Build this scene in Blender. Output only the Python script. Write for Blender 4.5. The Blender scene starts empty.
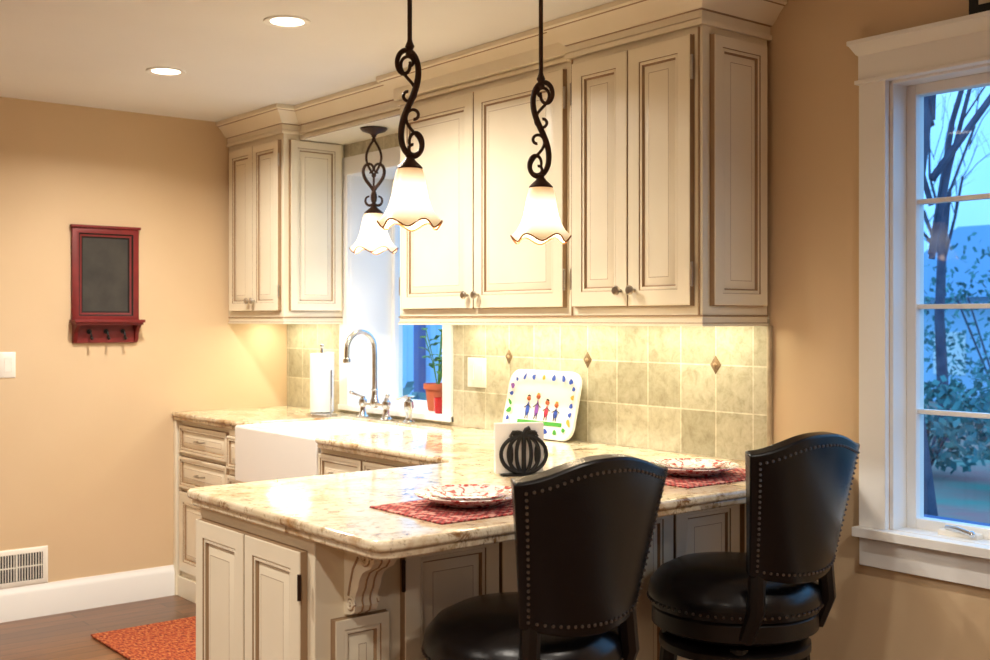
import bpy, bmesh, math, random
from mathutils import Vector, Matrix
R=random.Random(7)
S=bpy.context.scene
COL=S.collection
# ------------------------------------------------------------------ materials
def lin(c):
    return tuple((x/255/12.92 if x/255<=0.04045 else ((x/255+0.055)/1.055)**2.4) for x in c)+(1,)
def mat(name,rgb,rough=0.5,metal=0.0,emit=None,es=0,spec=0.5,coat=0):
    m=bpy.data.materials.new(name); m.use_nodes=True
    b=m.node_tree.nodes['Principled BSDF']
    b.inputs['Base Color'].default_value=lin(rgb); b.inputs['Roughness'].default_value=rough
    b.inputs['Metallic'].default_value=metal; b.inputs['Specular IOR Level'].default_value=spec
    b.inputs['Coat Weight'].default_value=coat
    if emit: b.inputs['Emission Color'].default_value=lin(emit); b.inputs['Emission Strength'].default_value=es
    return m
def N(m,t,**k):
    n=m.node_tree.nodes.new(t)
    for a,v in k.items(): setattr(n,a,v)
    return n
def L(m,a,b): m.node_tree.links.new(a,b)
def bsdf(m): return m.node_tree.nodes['Principled BSDF']
def objco(m,scale=(1,1,1),rot=(0,0,0),loc=(0,0,0)):
    tc=N(m,'ShaderNodeTexCoord'); mp=N(m,'ShaderNodeMapping')
    mp.inputs['Scale'].default_value=scale; mp.inputs['Rotation'].default_value=rot; mp.inputs['Location'].default_value=loc
    L(m,tc.outputs['Object'],mp.inputs['Vector']); return mp.outputs['Vector']
def ramp(m,fac,stops):
    r=N(m,'ShaderNodeValToRGB'); el=r.color_ramp.elements
    while len(el)<len(stops): el.new(0.5)
    for e,(p,c) in zip(el,stops): e.position=p; e.color=lin(c)
    L(m,fac,r.inputs['Fac']); return r.outputs['Color']
def noise(m,vec,scale,detail=4,rough=.5,dist=0):
    n=N(m,'ShaderNodeTexNoise'); n.inputs['Scale'].default_value=scale; n.inputs['Detail'].default_value=detail
    n.inputs['Roughness'].default_value=rough; n.inputs['Distortion'].default_value=dist
    L(m,vec,n.inputs['Vector']); return n.outputs['Fac']
def bump(m,h,strength=.2,dist=.01):
    b=N(m,'ShaderNodeBump'); b.inputs['Strength'].default_value=strength; b.inputs['Distance'].default_value=dist
    L(m,h,b.inputs['Height']); L(m,b.outputs['Normal'],bsdf(m).inputs['Normal'])
def mix(m,fac,a,b,mode='MIX'):
    x=N(m,'ShaderNodeMix',data_type='RGBA',blend_type=mode)
    if isinstance(fac,(int,float)): x.inputs[0].default_value=fac
    else: L(m,fac,x.inputs[0])
    for s,i in ((a,6),(b,7)):
        if isinstance(s,tuple): x.inputs[i].default_value=lin(s)
        else: L(m,s,x.inputs[i])
    return x.outputs[2]

M={}
def noisy(name,c1,c2,scale,rough=.6,bs=.05,**k):
    m=mat(name,c1,rough,**k); v=objco(m); n=noise(m,v,scale)
    L(m,ramp(m,n,[(.3,c1),(.7,c2)]),bsdf(m).inputs['Base Color'])
    if bs: bump(m,noise(m,v,scale*12),bs,.003)
    return m
M['wall']=noisy('wall_paint_tan',(211,184,147),(215,189,153),2.0,.75,.08)
M['ceil']=noisy('ceiling_paint',(232,232,230),(236,236,234),2.0,.85,.05)
M['trim']=mat('trim_white',(240,240,238),.4)
M['cream']=noisy('cabinet_cream_paint',(235,225,200),(239,230,207),5,.38,.02)
M['creamdk']=noisy('cabinet_cream_glazed',(229,217,190),(233,222,197),6,.42,.02)
M['glaze']=mat('brown_glaze',(158,130,98),.6)
M['steel']=mat('polished_chrome',(215,215,215),.12,1)
M['nickel']=mat('brushed_nickel',(180,172,160),.28,1)
M['iron']=noisy('bronzed_iron',(46,30,20),(70,44,28),30,.45,.1,metal=.6)
M['leather']=noisy('black_leather',(6,6,9),(9,9,12),20,.27,.12,spec=.38)
M['dkwood']=mat('espresso_wood',(14,10,9),.35,spec=.4)
M['stud']=mat('nailhead_brass',(110,104,100),.3,1)
M['white']=mat('white_plastic',(240,236,226),.35)
M['porc']=mat('white_porcelain',(236,234,228),.12,coat=.5)
M['paper']=mat('white_paper',(245,243,238),.9)
M['black']=mat('black_iron',(16,15,14),.5,.3)
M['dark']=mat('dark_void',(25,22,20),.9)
M['slate']=noisy('chalkboard_slate',(48,46,42),(66,62,56),9,.8,0)
M['red']=noisy('barn_red_paint',(104,14,14),(124,22,18),14,.5,.1)
M['terra']=mat('terracotta',(178,92,58),.8)
M['leaf']=noisy('leaf_green',(52,104,40),(88,140,60),30,.5,0)
M['redglaze']=mat('red_ceramic',(190,30,30),.25)
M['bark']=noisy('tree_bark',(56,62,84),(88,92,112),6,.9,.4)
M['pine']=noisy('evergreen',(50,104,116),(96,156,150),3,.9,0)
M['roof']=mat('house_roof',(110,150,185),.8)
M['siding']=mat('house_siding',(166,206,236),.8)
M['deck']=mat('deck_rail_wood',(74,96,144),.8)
# granite
m=mat('granite_cream_gold',(220,205,170),.12,coat=.2); v=objco(m)
base=ramp(m,noise(m,v,7,6,.6,.8),[(.25,(200,182,146)),(.48,(230,217,190)),(.7,(210,193,158))])
rust=ramp(m,noise(m,v,3.0,9,.76,1.3),[(.50,(0,0,0)),(.66,(255,255,255))])
c=mix(m,rust,base,(174,132,82))
sp=ramp(m,noise(m,v,38,5,.7),[(.54,(0,0,0)),(.65,(255,255,255))])
sp2=ramp(m,noise(m,v,13,7,.75,.7),[(.555,(0,0,0)),(.64,(255,255,255))])
c=mix(m,sp,c,(172,148,110)); c=mix(m,sp2,c,(132,95,58))
L(m,c,bsdf(m).inputs['Base Color']); M['granite']=m
# travertine tile
m=mat('travertine_tile',(190,182,150),.35); tc=N(m,'ShaderNodeTexCoord'); sx=N(m,'ShaderNodeSeparateXYZ'); cb=N(m,'ShaderNodeCombineXYZ')
L(m,tc.outputs['Object'],sx.inputs[0]); L(m,sx.outputs['Y'],cb.inputs['X']); L(m,sx.outputs['Z'],cb.inputs['Y'])
mp=N(m,'ShaderNodeMapping'); mp.inputs['Location'].default_value=(-2.49+.155*40,-.92+.155*40,0); L(m,cb.outputs[0],mp.inputs['Vector'])
bt=N(m,'ShaderNodeTexBrick'); bt.offset=0; bt.inputs['Scale'].default_value=1; bt.inputs['Brick Width'].default_value=.155; bt.inputs['Row Height'].default_value=.155
bt.inputs['Mortar Size'].default_value=.0026; bt.inputs['Mortar Smooth'].default_value=.2; bt.inputs['Bias'].default_value=0
bt.inputs['Color1'].default_value=lin((182,176,156)); bt.inputs['Color2'].default_value=lin((210,205,186)); bt.inputs['Mortar'].default_value=lin((232,228,214))
L(m,mp.outputs[0],bt.inputs['Vector'])
tn=ramp(m,noise(m,tc.outputs['Object'],24,8,.72,.4),[(.3,(190,182,162)),(.5,(232,229,217)),(.72,(255,255,250))])
L(m,mix(m,.88,bt.outputs['Color'],tn,'MULTIPLY'),bsdf(m).inputs['Base Color'])
inv=N(m,'ShaderNodeMath',operation='SUBTRACT'); inv.inputs[0].default_value=1; L(m,bt.outputs['Fac'],inv.inputs[1]); bump(m,inv.outputs[0],.5,.003)
M['tile']=m
M['tiletrim']=noisy('travertine_trim',(160,142,116),(190,174,146),20,.4,.05)
M['accent']=noisy('bronze_accent_tile',(100,78,56),(140,114,84),40,.35,.2)
# wood floor
m=mat('oak_floor',(120,72,44),.3); v=objco(m)
bt=N(m,'ShaderNodeTexBrick'); bt.offset=.37; bt.inputs['Scale'].default_value=1; bt.inputs['Brick Width'].default_value=1.1; bt.inputs['Row Height'].default_value=.083
bt.inputs['Mortar Size'].default_value=.0026; bt.inputs['Color1'].default_value=lin((104,70,46)); bt.inputs['Color2'].default_value=lin((152,106,72)); bt.inputs['Mortar'].default_value=lin((44,28,18))
L(m,v,bt.inputs['Vector'])
v2=objco(m,(1.2,22,1)); gr=ramp(m,noise(m,v2,6,6,.6,.5),[(.3,(150,130,118)),(.7,(255,255,255))])
L(m,mix(m,.8,bt.outputs['Color'],gr,'MULTIPLY'),bsdf(m).inputs['Base Color']); M['floor']=m
# rug
m=mat('chenille_rug',(170,70,36),.95); v=objco(m)
c=ramp(m,noise(m,objco(m,(60,25,1)),1.6,3,.6),[(.35,(112,38,24)),(.5,(186,80,42)),(.66,(216,140,76))])
L(m,c,bsdf(m).inputs['Base Color']); w=N(m,'ShaderNodeTexWave'); w.inputs['Scale'].default_value=22; w.bands_direction='Y'; L(m,v,w.inputs['Vector']); bump(m,w.outputs['Fac'],.9,.01); M['rug']=m
# placemat
m=mat('woven_placemat',(170,40,36),.9); v=objco(m)
ck=N(m,'ShaderNodeTexChecker'); ck.inputs['Scale'].default_value=110; ck.inputs['Color1'].default_value=lin((176,60,56)); ck.inputs['Color2'].default_value=lin((104,28,30)); L(m,v,ck.inputs['Vector'])
pk=ramp(m,noise(m,v,60,2),[(.5,(0,0,0)),(.6,(255,255,255))])
L(m,mix(m,pk,ck.outputs['Color'],(206,150,136)),bsdf(m).inputs['Base Color']); bump(m,ck.outputs['Fac'],.6,.003); M['mat']=m
# plate pattern
m=mat('toile_china',(240,234,226),.15,coat=.4); v=objco(m)
f=ramp(m,noise(m,v,34,4,.65,1.5),[(.50,(0,0,0)),(.56,(255,255,255))])
L(m,mix(m,f,(240,234,226),(176,66,62)),bsdf(m).inputs['Base Color']); M['toile']=m
def shade_mat(name,z0,z1):
    m=bpy.data.materials.new(name); m.use_nodes=True; nt=m.node_tree; b=bsdf(m)
    b.inputs['Base Color'].default_value=lin((255,240,214)); b.inputs['Roughness'].default_value=.3
    tc=N(m,'ShaderNodeTexCoord'); sx=N(m,'ShaderNodeSeparateXYZ'); L(m,tc.outputs['Object'],sx.inputs[0])
    mr=N(m,'ShaderNodeMapRange'); mr.inputs['From Min'].default_value=z0; mr.inputs['From Max'].default_value=z1; L(m,sx.outputs['Z'],mr.inputs['Value'])
    c=ramp(m,mr.outputs[0],[(0,(255,206,130)),(.2,(255,240,206)),(.7,(255,238,200)),(1,(230,160,84))])
    L(m,c,b.inputs['Emission Color'])
    s=N(m,'ShaderNodeValToRGB'); el=s.color_ramp.elements; el[0].position=0; el[0].color=(.14,.14,.14,1); el[1].position=1; el[1].color=(.16,.16,.16,1); e=el.new(.5); e.color=(1,1,1,1)
    L(m,mr.outputs[0],s.inputs['Fac']); mu=N(m,'ShaderNodeMath',operation='MULTIPLY'); mu.inputs[1].default_value=2.4; L(m,s.outputs['Color'],mu.inputs[0])
    L(m,mu.outputs[0],b.inputs['Emission Strength']); return m
M['amber']=mat('amber_glass_rim',(120,70,34),.2,emit=(150,84,34),es=.12)
M['bulb']=mat('bulb_glow',(255,240,210),.3,emit=(255,226,180),es=14)
M['can']=mat('recessed_lens_glow',(255,245,225),.4,emit=(255,236,205),es=6)
M['ucl']=mat('undercab_lens',(255,245,225),.4,emit=(255,236,190),es=3)
# window glass
m=bpy.data.materials.new('window_glass'); m.use_nodes=True; nt=m.node_tree; nt.nodes.remove(bsdf(m))
tr=N(m,'ShaderNodeBsdfTransparent'); gl=N(m,'ShaderNodeBsdfGlossy'); gl.inputs['Roughness'].default_value=.02
lw=N(m,'ShaderNodeLayerWeight'); pw=N(m,'ShaderNodeMath',operation='POWER'); pw.inputs[1].default_value=4
L(m,lw.outputs['Facing'],pw.inputs[0]); ma=N(m,'ShaderNodeMath',operation='MULTIPLY_ADD'); ma.inputs[1].default_value=.6; ma.inputs[2].default_value=.05; L(m,pw.outputs[0],ma.inputs[0])
mx=N(m,'ShaderNodeMixShader'); tr.inputs['Color'].default_value=(.85,.95,1,1)
L(m,ma.outputs[0],mx.inputs[0]); L(m,tr.outputs[0],mx.inputs[1]); L(m,gl.outputs[0],mx.inputs[2]); L(m,mx.outputs[0],nt.nodes['Material Output'].inputs['Surface']); M['glass']=m
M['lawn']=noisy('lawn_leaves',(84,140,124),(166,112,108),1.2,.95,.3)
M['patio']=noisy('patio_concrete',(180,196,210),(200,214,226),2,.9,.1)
COLS={'cg':(70,150,60),'cb':(50,80,170),'cr':(200,50,70),'cp':(120,70,150),'co':(225,150,50),'ck':(30,28,34)}
for k,c in COLS.items(): M[k]=mat('paint_'+k,c,.4)

# ------------------------------------------------------------------ mesh builder
class MB:
    def __init__(s): s.v=[]; s.f=[]; s.mi=[]; s.ms=[]
    def k(s,n):
        if n not in s.ms: s.ms.append(n)
        return s.ms.index(n)
    def add(s,vs,fs,mt):
        b=len(s.v); s.v+= [tuple(x) for x in vs]; j=s.k(mt) if isinstance(mt,str) else None
        for i,f in enumerate(fs):
            s.f.append(tuple(b+x for x in f)); s.mi.append(j if j is not None else s.k(mt[i]))
        return s
    def box(s,lo,hi,mt,Mx=None):
        x0,x1=sorted((lo[0],hi[0])); y0,y1=sorted((lo[1],hi[1])); z0,z1=sorted((lo[2],hi[2]))
        vs=[Vector(p) for p in [(x0,y0,z0),(x1,y0,z0),(x1,y1,z0),(x0,y1,z0),(x0,y0,z1),(x1,y0,z1),(x1,y1,z1),(x0,y1,z1)]]
        if Mx: vs=[Mx@p for p in vs]
        s.add(vs,[(0,3,2,1),(4,5,6,7),(0,1,5,4),(1,2,6,5),(2,3,7,6),(3,0,4,7)],mt); return s
    def panel(s,o,U,V,Nn,w,h,rings,cap):
        o,U,V,Nn=map(Vector,(o,U,V,Nn)); b=[]; fs=[]; ms=[]
        for i,(ins,ht,mt) in enumerate(rings):
            for (a,c) in ((ins,ins),(w-ins,ins),(w-ins,h-ins),(ins,h-ins)): b.append(o+U*a+V*c+Nn*ht)
            if i:
                p=(i-1)*4; q=i*4
                for j in range(4): fs.append((p+j,p+(j+1)%4,q+(j+1)%4,q+j)); ms.append(mt)
        q=(len(rings)-1)*4; fs.append((q,q+1,q+2,q+3)); ms.append(cap)
        s.add(b,fs,ms); return s
    def lathe(s,prof,Mx,seg,mt,fn=None):
        vs=[];fs=[]
        for i,(r,h) in enumerate(prof):
            for j in range(seg):
                a=2*math.pi*j/seg
                rr,hh=(r,h) if fn is None else fn(r,h,a,i)
                vs.append(Mx@Vector((rr*math.cos(a),rr*math.sin(a),hh)))
        for i in range(len(prof)-1):
            for j in range(seg):
                fs.append((i*seg+j,i*seg+(j+1)%seg,(i+1)*seg+(j+1)%seg,(i+1)*seg+j))
        s.add(vs,fs,mt); return s
    def tube(s,pts,rad,mt,seg=8):
        pts=[Vector(p) for p in pts]; n=len(pts); vs=[];fs=[]
        up=Vector((0,0,1)); pr=None
        for i,p in enumerate(pts):
            t=(pts[min(i+1,n-1)]-pts[max(i-1,0)]).normalized()
            if pr is None:
                a=t.cross(up)
                if a.length<.1: a=t.cross(Vector((1,0,0)))
                a.normalize()
            else:
                a=pr-t*pr.dot(t); a.normalize()
            pr=a; b=t.cross(a)
            r=rad[i] if isinstance(rad,(list,tuple)) else rad
            for j in range(seg):
                q=2*math.pi*j/seg; vs.append(p+a*r*math.cos(q)+b*r*math.sin(q))
        for i in range(n-1):
            for j in range(seg): fs.append((i*seg+j,i*seg+(j+1)%seg,(i+1)*seg+(j+1)%seg,(i+1)*seg+j))
        fs.append(tuple(range(seg))[::-1]); fs.append(tuple((n-1)*seg+j for j in range(seg)))
        s.add(vs,fs,mt); return s
    def ball(s,c,r,mt,seg=10,sc=(1,1,1)):
        prof=[(max(1e-5,math.sin(math.pi*i/ (seg//2))),-math.cos(math.pi*i/(seg//2))) for i in range(seg//2+1)]
        Mx=Matrix.Translation(c)@Matrix.Diagonal((r*sc[0],r*sc[1],r*sc[2],1)); return s.lathe(prof,Mx,seg,mt)
    def sweep(s,path,prof,closed=False):
        n=len(path); P=[Vector(p) for p in path]; vs=[];fs=[];ms=[]; k=len(prof)
        for i in range(n):
            ns=[]
            for (a,b) in ((i-1,i),(i,i+1)):
                if closed: a%=n;b%=n
                if a<0 or b>=n: continue
                d=(P[b]-P[a]).normalized(); ns.append(Vector((-d.y,d.x)))
            nn=ns[0] if len(ns)==1 else (ns[0]+ns[1])/(1+ns[0].dot(ns[1]))
            for (o,z,mt) in prof: vs.append((P[i].x+nn.x*o,P[i].y+nn.y*o,z))
        for i in range(n if closed else n-1):
            j=(i+1)%n
            for q in range(k-1): fs.append((i*k+q,j*k+q,j*k+q+1,i*k+q+1)); ms.append(prof[q+1][2])
        if not closed:
            fs.append(tuple(range(k))); ms.append(prof[0][2]); fs.append(tuple((n-1)*k+q for q in range(k))[::-1]); ms.append(prof[0][2])
        s.add(vs,fs,ms); return s
    def prism(s,poly,z0,z1,mt):
        n=len(poly); vs=[(x,y,z0) for x,y in poly]+[(x,y,z1) for x,y in poly]
        fs=[tuple(range(n))[::-1],tuple(range(n,2*n))]+[(i,(i+1)%n,n+(i+1)%n,n+i) for i in range(n)]
        s.add(vs,fs,mt); return s
    def build(s,name,parent=None,bevel=0,seg=2,smooth=True,ang=35,recalc=True,merge=False):
        me=bpy.data.meshes.new(name); me.from_pydata(s.v,[],s.f)
        for n in s.ms: me.materials.append(M[n])
        me.polygons.foreach_set('material_index',s.mi); 
        bm=bmesh.new(); bm.from_mesh(me)
        if merge: bmesh.ops.remove_doubles(bm,verts=bm.verts,dist=1e-5)
        if recalc: bmesh.ops.recalc_face_normals(bm,faces=bm.faces)
        bm.to_mesh(me); bm.free()
        if smooth:
            me.polygons.foreach_set('use_smooth',[True]*len(me.polygons)); me.set_sharp_from_angle(angle=math.radians(ang))
        me.update()
        o=bpy.data.objects.new(name,me); COL.objects.link(o)
        if parent: o.parent=parent
        if bevel:
            md=o.modifiers.new('bevel','BEVEL'); md.width=bevel; md.segments=seg; md.limit_method='ANGLE'; md.angle_limit=math.radians(40); md.use_clamp_overlap=True
        return o
def empty(name,loc=(0,0,0),rz=0):
    e=bpy.data.objects.new(name,None); e.location=loc; e.rotation_euler=(0,0,rz); e.empty_display_size=.1; COL.objects.link(e); return e
def light(name,kind,loc,power,color,parent=None,size=.1,sy=None,rot=(0,0,0),spread=None,blend=None,angle=None):
    d=bpy.data.lights.new(name,kind); d.energy=power; d.color=color
    if kind=='AREA':
        d.shape='RECTANGLE' if sy else 'DISK'; d.size=size
        if sy: d.size_y=sy
        if spread: d.spread=spread
    else: d.shadow_soft_size=size
    if kind=='SPOT': d.spot_size=angle; d.spot_blend=blend
    o=bpy.data.objects.new(name,d); o.location=loc; o.rotation_euler=rot; COL.objects.link(o)
    if parent: o.parent=parent
    return o
I4=Matrix.Identity(4)
def T(x,y,z): return Matrix.Translation((x,y,z))
def along(loc,d): return Matrix.Translation(loc)@Vector(d).to_track_quat('Z','Y').to_matrix().to_4x4()

# ------------------------------------------------------------------ room constants
XW=2.97; YF=5.45; HC=2.40; X0=-2.6; Y0=-2.4; CT=.92
MB().box((X0-.15,Y0-.15,-.1),(XW+.15,YF+.15,0),'floor').build('floor')
MB().box((X0-.15,Y0-.15,HC),(XW+.15,YF+.15,HC+.1),'ceil').build('ceiling')
MB().box((X0,YF,0),(XW+.15,YF+.15,HC),'wall').build('wall_far')
MB().box((X0-.15,Y0,0),(X0,YF+.15,HC),'wall').build('wall_left')
MB().box((X0,Y0-.15,0),(XW+.15,Y0,HC),'wall').build('wall_near')
W1=(4.02,4.82,.955,2.10); W2=(.90,1.850,.77,2.08)
w=MB(); x1=XW+.15
w.box((XW,Y0,0),(x1,W2[0],HC),'wall').box((XW,W2[0],0),(x1,W2[1],W2[2]),'wall').box((XW,W2[0],W2[3]),(x1,W2[1],HC),'wall')
w.box((XW,W2[1],0),(x1,W1[0],HC),'wall').box((XW,W1[0],0),(x1,W1[1],W1[2]),'wall').box((XW,W1[0],W1[3]),(x1,W1[1],HC),'wall').box((XW,W1[1],0),(x1,YF,HC),'wall')
w.build('wall_right')
bbp=[(0,0,'trim'),(.016,0,'trim'),(.016,.115,'trim'),(.012,.13,'trim'),(.006,.14,'trim'),(.005,.15,'trim'),(0,.15,'trim')]
MB().sweep([(2.34,YF),(X0,YF)],bbp).build('baseboard_far')
MB().sweep([(XW,Y0),(XW,2.27)],bbp).build('baseboard_right')
MB().sweep([(X0,YF),(X0,Y0)],bbp).build('baseboard_left')

# ------------------------------------------------------------------ doors helper
t=.02
def door_rings(fw=.055,tt=t):
    return [(0,0,'creamdk'),(0,tt-.002,'glaze'),(.002,tt,'creamdk'),(fw-.006,tt,'cream'),(fw-.0045,tt-.004,'glaze'),(fw,tt-.002,'cream'),(fw+.005,tt-.003,'cream'),(fw+.008,tt-.010,'glaze'),(fw+.010,tt-.011,'glaze'),(fw+.034,tt-.003,'cream'),(fw+.0355,tt-.003,'glaze')]
def door(mb,o,U,Nn,w,h,fw=.055):
    if min(w,h)<2*(fw+.045): fw=max(.012,min(w,h)/2-.05)
    mb.panel(o,U,(0,0,1),Nn,w,h,door_rings(fw),'cream')
def outline(mb,o,U,Nn,w,h):
    g=.002
    mb.panel(Vector(o)-Vector(U)*g-Vector((0,0,g)),U,(0,0,1),Nn,w+2*g,h+2*g,[(0,0,'glaze'),(0,.0012,'glaze')],'glaze')
def dr(mb,o,U,Nn,w,h,fw=.055): outline(mb,o,U,Nn,w,h); door(mb,o,U,Nn,w,h,fw)
kprof=[(.0001,0),(.006,0),(.005,.01),(.007,.014),(.015,.019),(.016,.025),(.012,.03),(.0001,.031)]
def knob(mb,loc,d): mb.lathe(kprof,along(loc,d),14,'nickel')
def pull(mb,loc,U,d,ln=.08):
    U=Vector(U);d=Vector(d);c=Vector(loc)
    mb.tube([c-U*ln/2,c-U*ln/2+d*.022,c-U*ln*.3+d*.028,c+U*ln*.3+d*.028,c+U*ln/2+d*.022,c+U*ln/2],.004,'nickel')
NX=(-1,0,0); UY=(0,-1,0)
# ------------------------------------------------------------------ upper cabinets
ZB,ZT=1.395,2.30
def rail(mb,path): mb.sweep(path,[(-.018,1.395,'creamdk'),(.004,1.395,'glaze'),(.004,1.390,'glaze'),(.0,1.388,'cream'),(.0,1.372,'cream'),(.005,1.369,'glaze'),(.005,1.361,'cream'),(-.018,1.361,'cream'),(-.018,1.395,'cream')])
crown=[(0,2.275,'creamdk'),(.010,2.275,'creamdk'),(.012,2.283,'cream'),(.010,2.291,'cream'),(.004,2.293,'glaze'),(.004,2.318,'cream'),(.012,2.321,'glaze'),(.016,2.326,'cream'),(.026,2.335,'cream'),(.040,2.356,'cream'),(.058,2.374,'cream'),(.062,2.377,'glaze'),(.070,2.382,'cream'),(.070,2.3985,'cream'),(0,2.3985,'cream')]
XA,XB_,YE=2.645,2.668,2.278
def upper_right():
    e=empty('wall_cabinet')
    b=MB()
    b.box((XA,YE,ZB),(XW-.012,2.868,ZT),'cream'); b.box((XB_,2.868,ZB),(XW-.012,3.94,ZT),'cream'); b.box((XA-.01,YE,ZT-.005),(XW-.001,3.94,HC-.002),'cream')
    b.build('carcass',e,.002)
    d=MB()
    dr(d,(XA,2.84,1.425),UY,NX,.262,.825); dr(d,(XA,2.573,1.425),UY,NX,.262,.825)
    dr(d,(XB_,3.91,1.425),UY,NX,.492,.825); dr(d,(XB_,3.412,1.425),UY,NX,.502,.825)
    for yy in (YE+.012,2.855): d.box((XA-.004,yy-.003,ZB),(XA,yy+.003,ZT-.03),'glaze')
    dr(d,(XA+.035,YE,1.425),(1,0,0),(0,-1,0),.255,.825,.042)
    d.build('doors',e)
    k=MB()
    for yy in (2.605,2.543): knob(k,(XA-.02,yy,1.475),NX)
    for yy in (3.447,3.382): knob(k,(XB_-.02,yy,1.475),NX)
    for (x,yy) in ((XA-.01,2.845),(XA-.01,2.306),(XB_-.01,3.916),(XB_-.01,2.905)):
        for z in (1.52,2.15): k.tube([(x-.006,yy,z-.03),(x-.006,yy,z+.03)],.0045,'nickel'); k.ball((x-.006,yy,z+.034),.005,'nickel',8); k.ball((x-.006,yy,z-.034),.005,'nickel',8)
    k.build('hardware',e)
    r=MB(); rail(r,[(XW-.012,YE),(XA,YE),(XA,2.868),(XB_,2.868),(XB_,3.94),(XW-.012,3.94)]); r.build('light_rail',e)
    c=MB(); c.sweep([(XW-.001,YE),(XA-.004,YE),(XA-.004,2.87),(XB_-.003,2.87),(XB_-.003,3.94),(2.71,3.94)],crown); c.build('crown_moulding',e)
    f=MB(); 
    for y in (2.42,2.70,3.05,3.35,3.68): f.box((2.82,y-.09,1.383),(2.89,y+.09,1.395),'white'); f.box((2.83,y-.08,1.380),(2.88,y+.08,1.3835),'ucl')
    f.build('undercabinet_lights',e)
    light('undercabinet_lamp','AREA',(2.855,2.58,1.378),UC*.55,UCC,e,.05,.5)
    light('undercabinet_lamp','AREA',(2.855,3.38,1.378),UC,UCC,e,.05,.9)
def upper_left():
    e=empty('wall_cabinet'); xl=2.622; yl=4.862
    b=MB(); b.box((xl,yl,ZB),(XW-.012,YF-.001,ZT),'cream').box((xl-.01,yl,ZT-.005),(XW-.001,YF-.001,HC-.002),'cream'); b.build('carcass',e,.002)
    d=MB(); dr(d,(xl,5.41,1.425),UY,NX,.260,.82,.045); dr(d,(xl,5.145,1.425),UY,NX,.260,.82,.045)
    dr(d,(xl+.03,yl,1.425),(1,0,0),(0,-1,0),.28,.82,.042); d.build('doors',e)
    k=MB()
    for yy in (5.17,5.118): knob(k,(xl-.02,yy,1.475),NX)
    for z in (1.52,2.15): k.tube([(xl-.017,4.880,z-.03),(xl-.017,4.880,z+.03)],.0045,'nickel')
    k.build('hardware',e)
    r=MB(); rail(r,[(XW-.012,yl),(xl,yl),(xl,YF-.002)]); r.build('light_rail',e)
    c=MB(); c.sweep([(2.71,yl),(xl-.003,yl),(xl-.003,YF-.002)],crown); c.build('crown_moulding',e)
    f=MB().box((2.78,5.0,1.383),(2.86,5.3,1.395),'white').box((2.79,5.01,1.380),(2.85,5.29,1.3835),'ucl'); f.build('undercabinet_lights',e)
    light('undercabinet_lamp','AREA',(2.82,5.15,1.378),UC*.6,UCC,e,.06,.45)
UC=4.0; UCC=(1,.96,.72)
upper_right(); upper_left()
e=empty('window_valance')
MB().box((2.71,3.941,2.25),(XW-.001,4.861,HC-.002),'cream').build('soffit',e,.002)
MB().sweep([(2.71,3.98),(2.71,4.80)],[(0,2.25,'glaze'),(.012,2.25,'glaze'),(.012,2.262,'cream'),(0,2.265,'glaze')]).sweep([(2.71,3.941),(2.71,4.861)],crown).build('crown_moulding',e)

# ------------------------------------------------------------------ backsplash
b=MB(); xb=XW-.011
for (ya,yb,za,zb) in ((2.278,3.955,CT+.001,1.394),(3.942,3.955,1.394,2.249),(3.955,4.895,2.185,2.249),(4.895,YF-.002,CT+.001,1.394),(3.955,4.895,CT+.001,.934)):
    b.box((xb,ya,za),(XW-.0005,yb,zb),'tile')
for y in (2.49,3.11,3.575):
    z=1.23; s=.032
    b.add([(xb-.001,y-s*.75,z),(xb-.001,y,z-s),(xb-.001,y+s*.75,z),(xb-.001,y,z+s),(xb-.004,y-s*.5,z),(xb-.004,y,z-s*.7),(xb-.004,y+s*.5,z),(xb-.004,y,z+s*.7)],[(0,1,5,4),(1,2,6,5),(2,3,7,6),(3,0,4,7),(4,5,6,7)],'accent')
    b.ball((xb-.004,y,z),.008,'glaze',8)
b.build('backsplash_tile')
MB().tube([(XW-.009,2.271,CT+.001),(XW-.009,2.271,1.36)],.009,'tiletrim',12).build('trim_backsplash')

# ------------------------------------------------------------------ countertop
SY0,SY1=3.932,4.66
def rnd(poly,rads,n=6):
    out=[]; m_=len(poly)
    for i,p in enumerate(poly):
        r=rads[i]
        if r<=0: out.append(p); continue
        p=Vector(p);a=(Vector(poly[i-1])-p).normalized();b_=(Vector(poly[(i+1)%m_])-p).normalized()
        for k_ in range(n+1):
            q=k_/n; A=p+a*r; B=p+b_*r
            pt=A*(1-q)**2+p*2*q*(1-q)+B*q*q; out.append((pt.x,pt.y))
    return out
def ctop(i=0):
    P=[(1.280+i,1.970+i),(XW-.001,1.970+i),(XW-.001,YF-.001),(2.31+i,YF-.001),(2.31+i,SY1+.002),(2.84,SY1+.002),(2.84,SY0-.004),(2.24+i,SY0-.004),(2.24+i,2.95-i),(1.280+i,2.95-i)]
    return rnd(P,[.05,0,0,0,.03,0,0,.05,.12,.05])
e=empty('granite_countertop')
MB().prism(ctop(0),.896,CT,'granite').build('slab_top',e,.009,4)
MB().prism(ctop(.010),.878,.897,'granite').build('slab_edge',e,.005,3)

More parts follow.
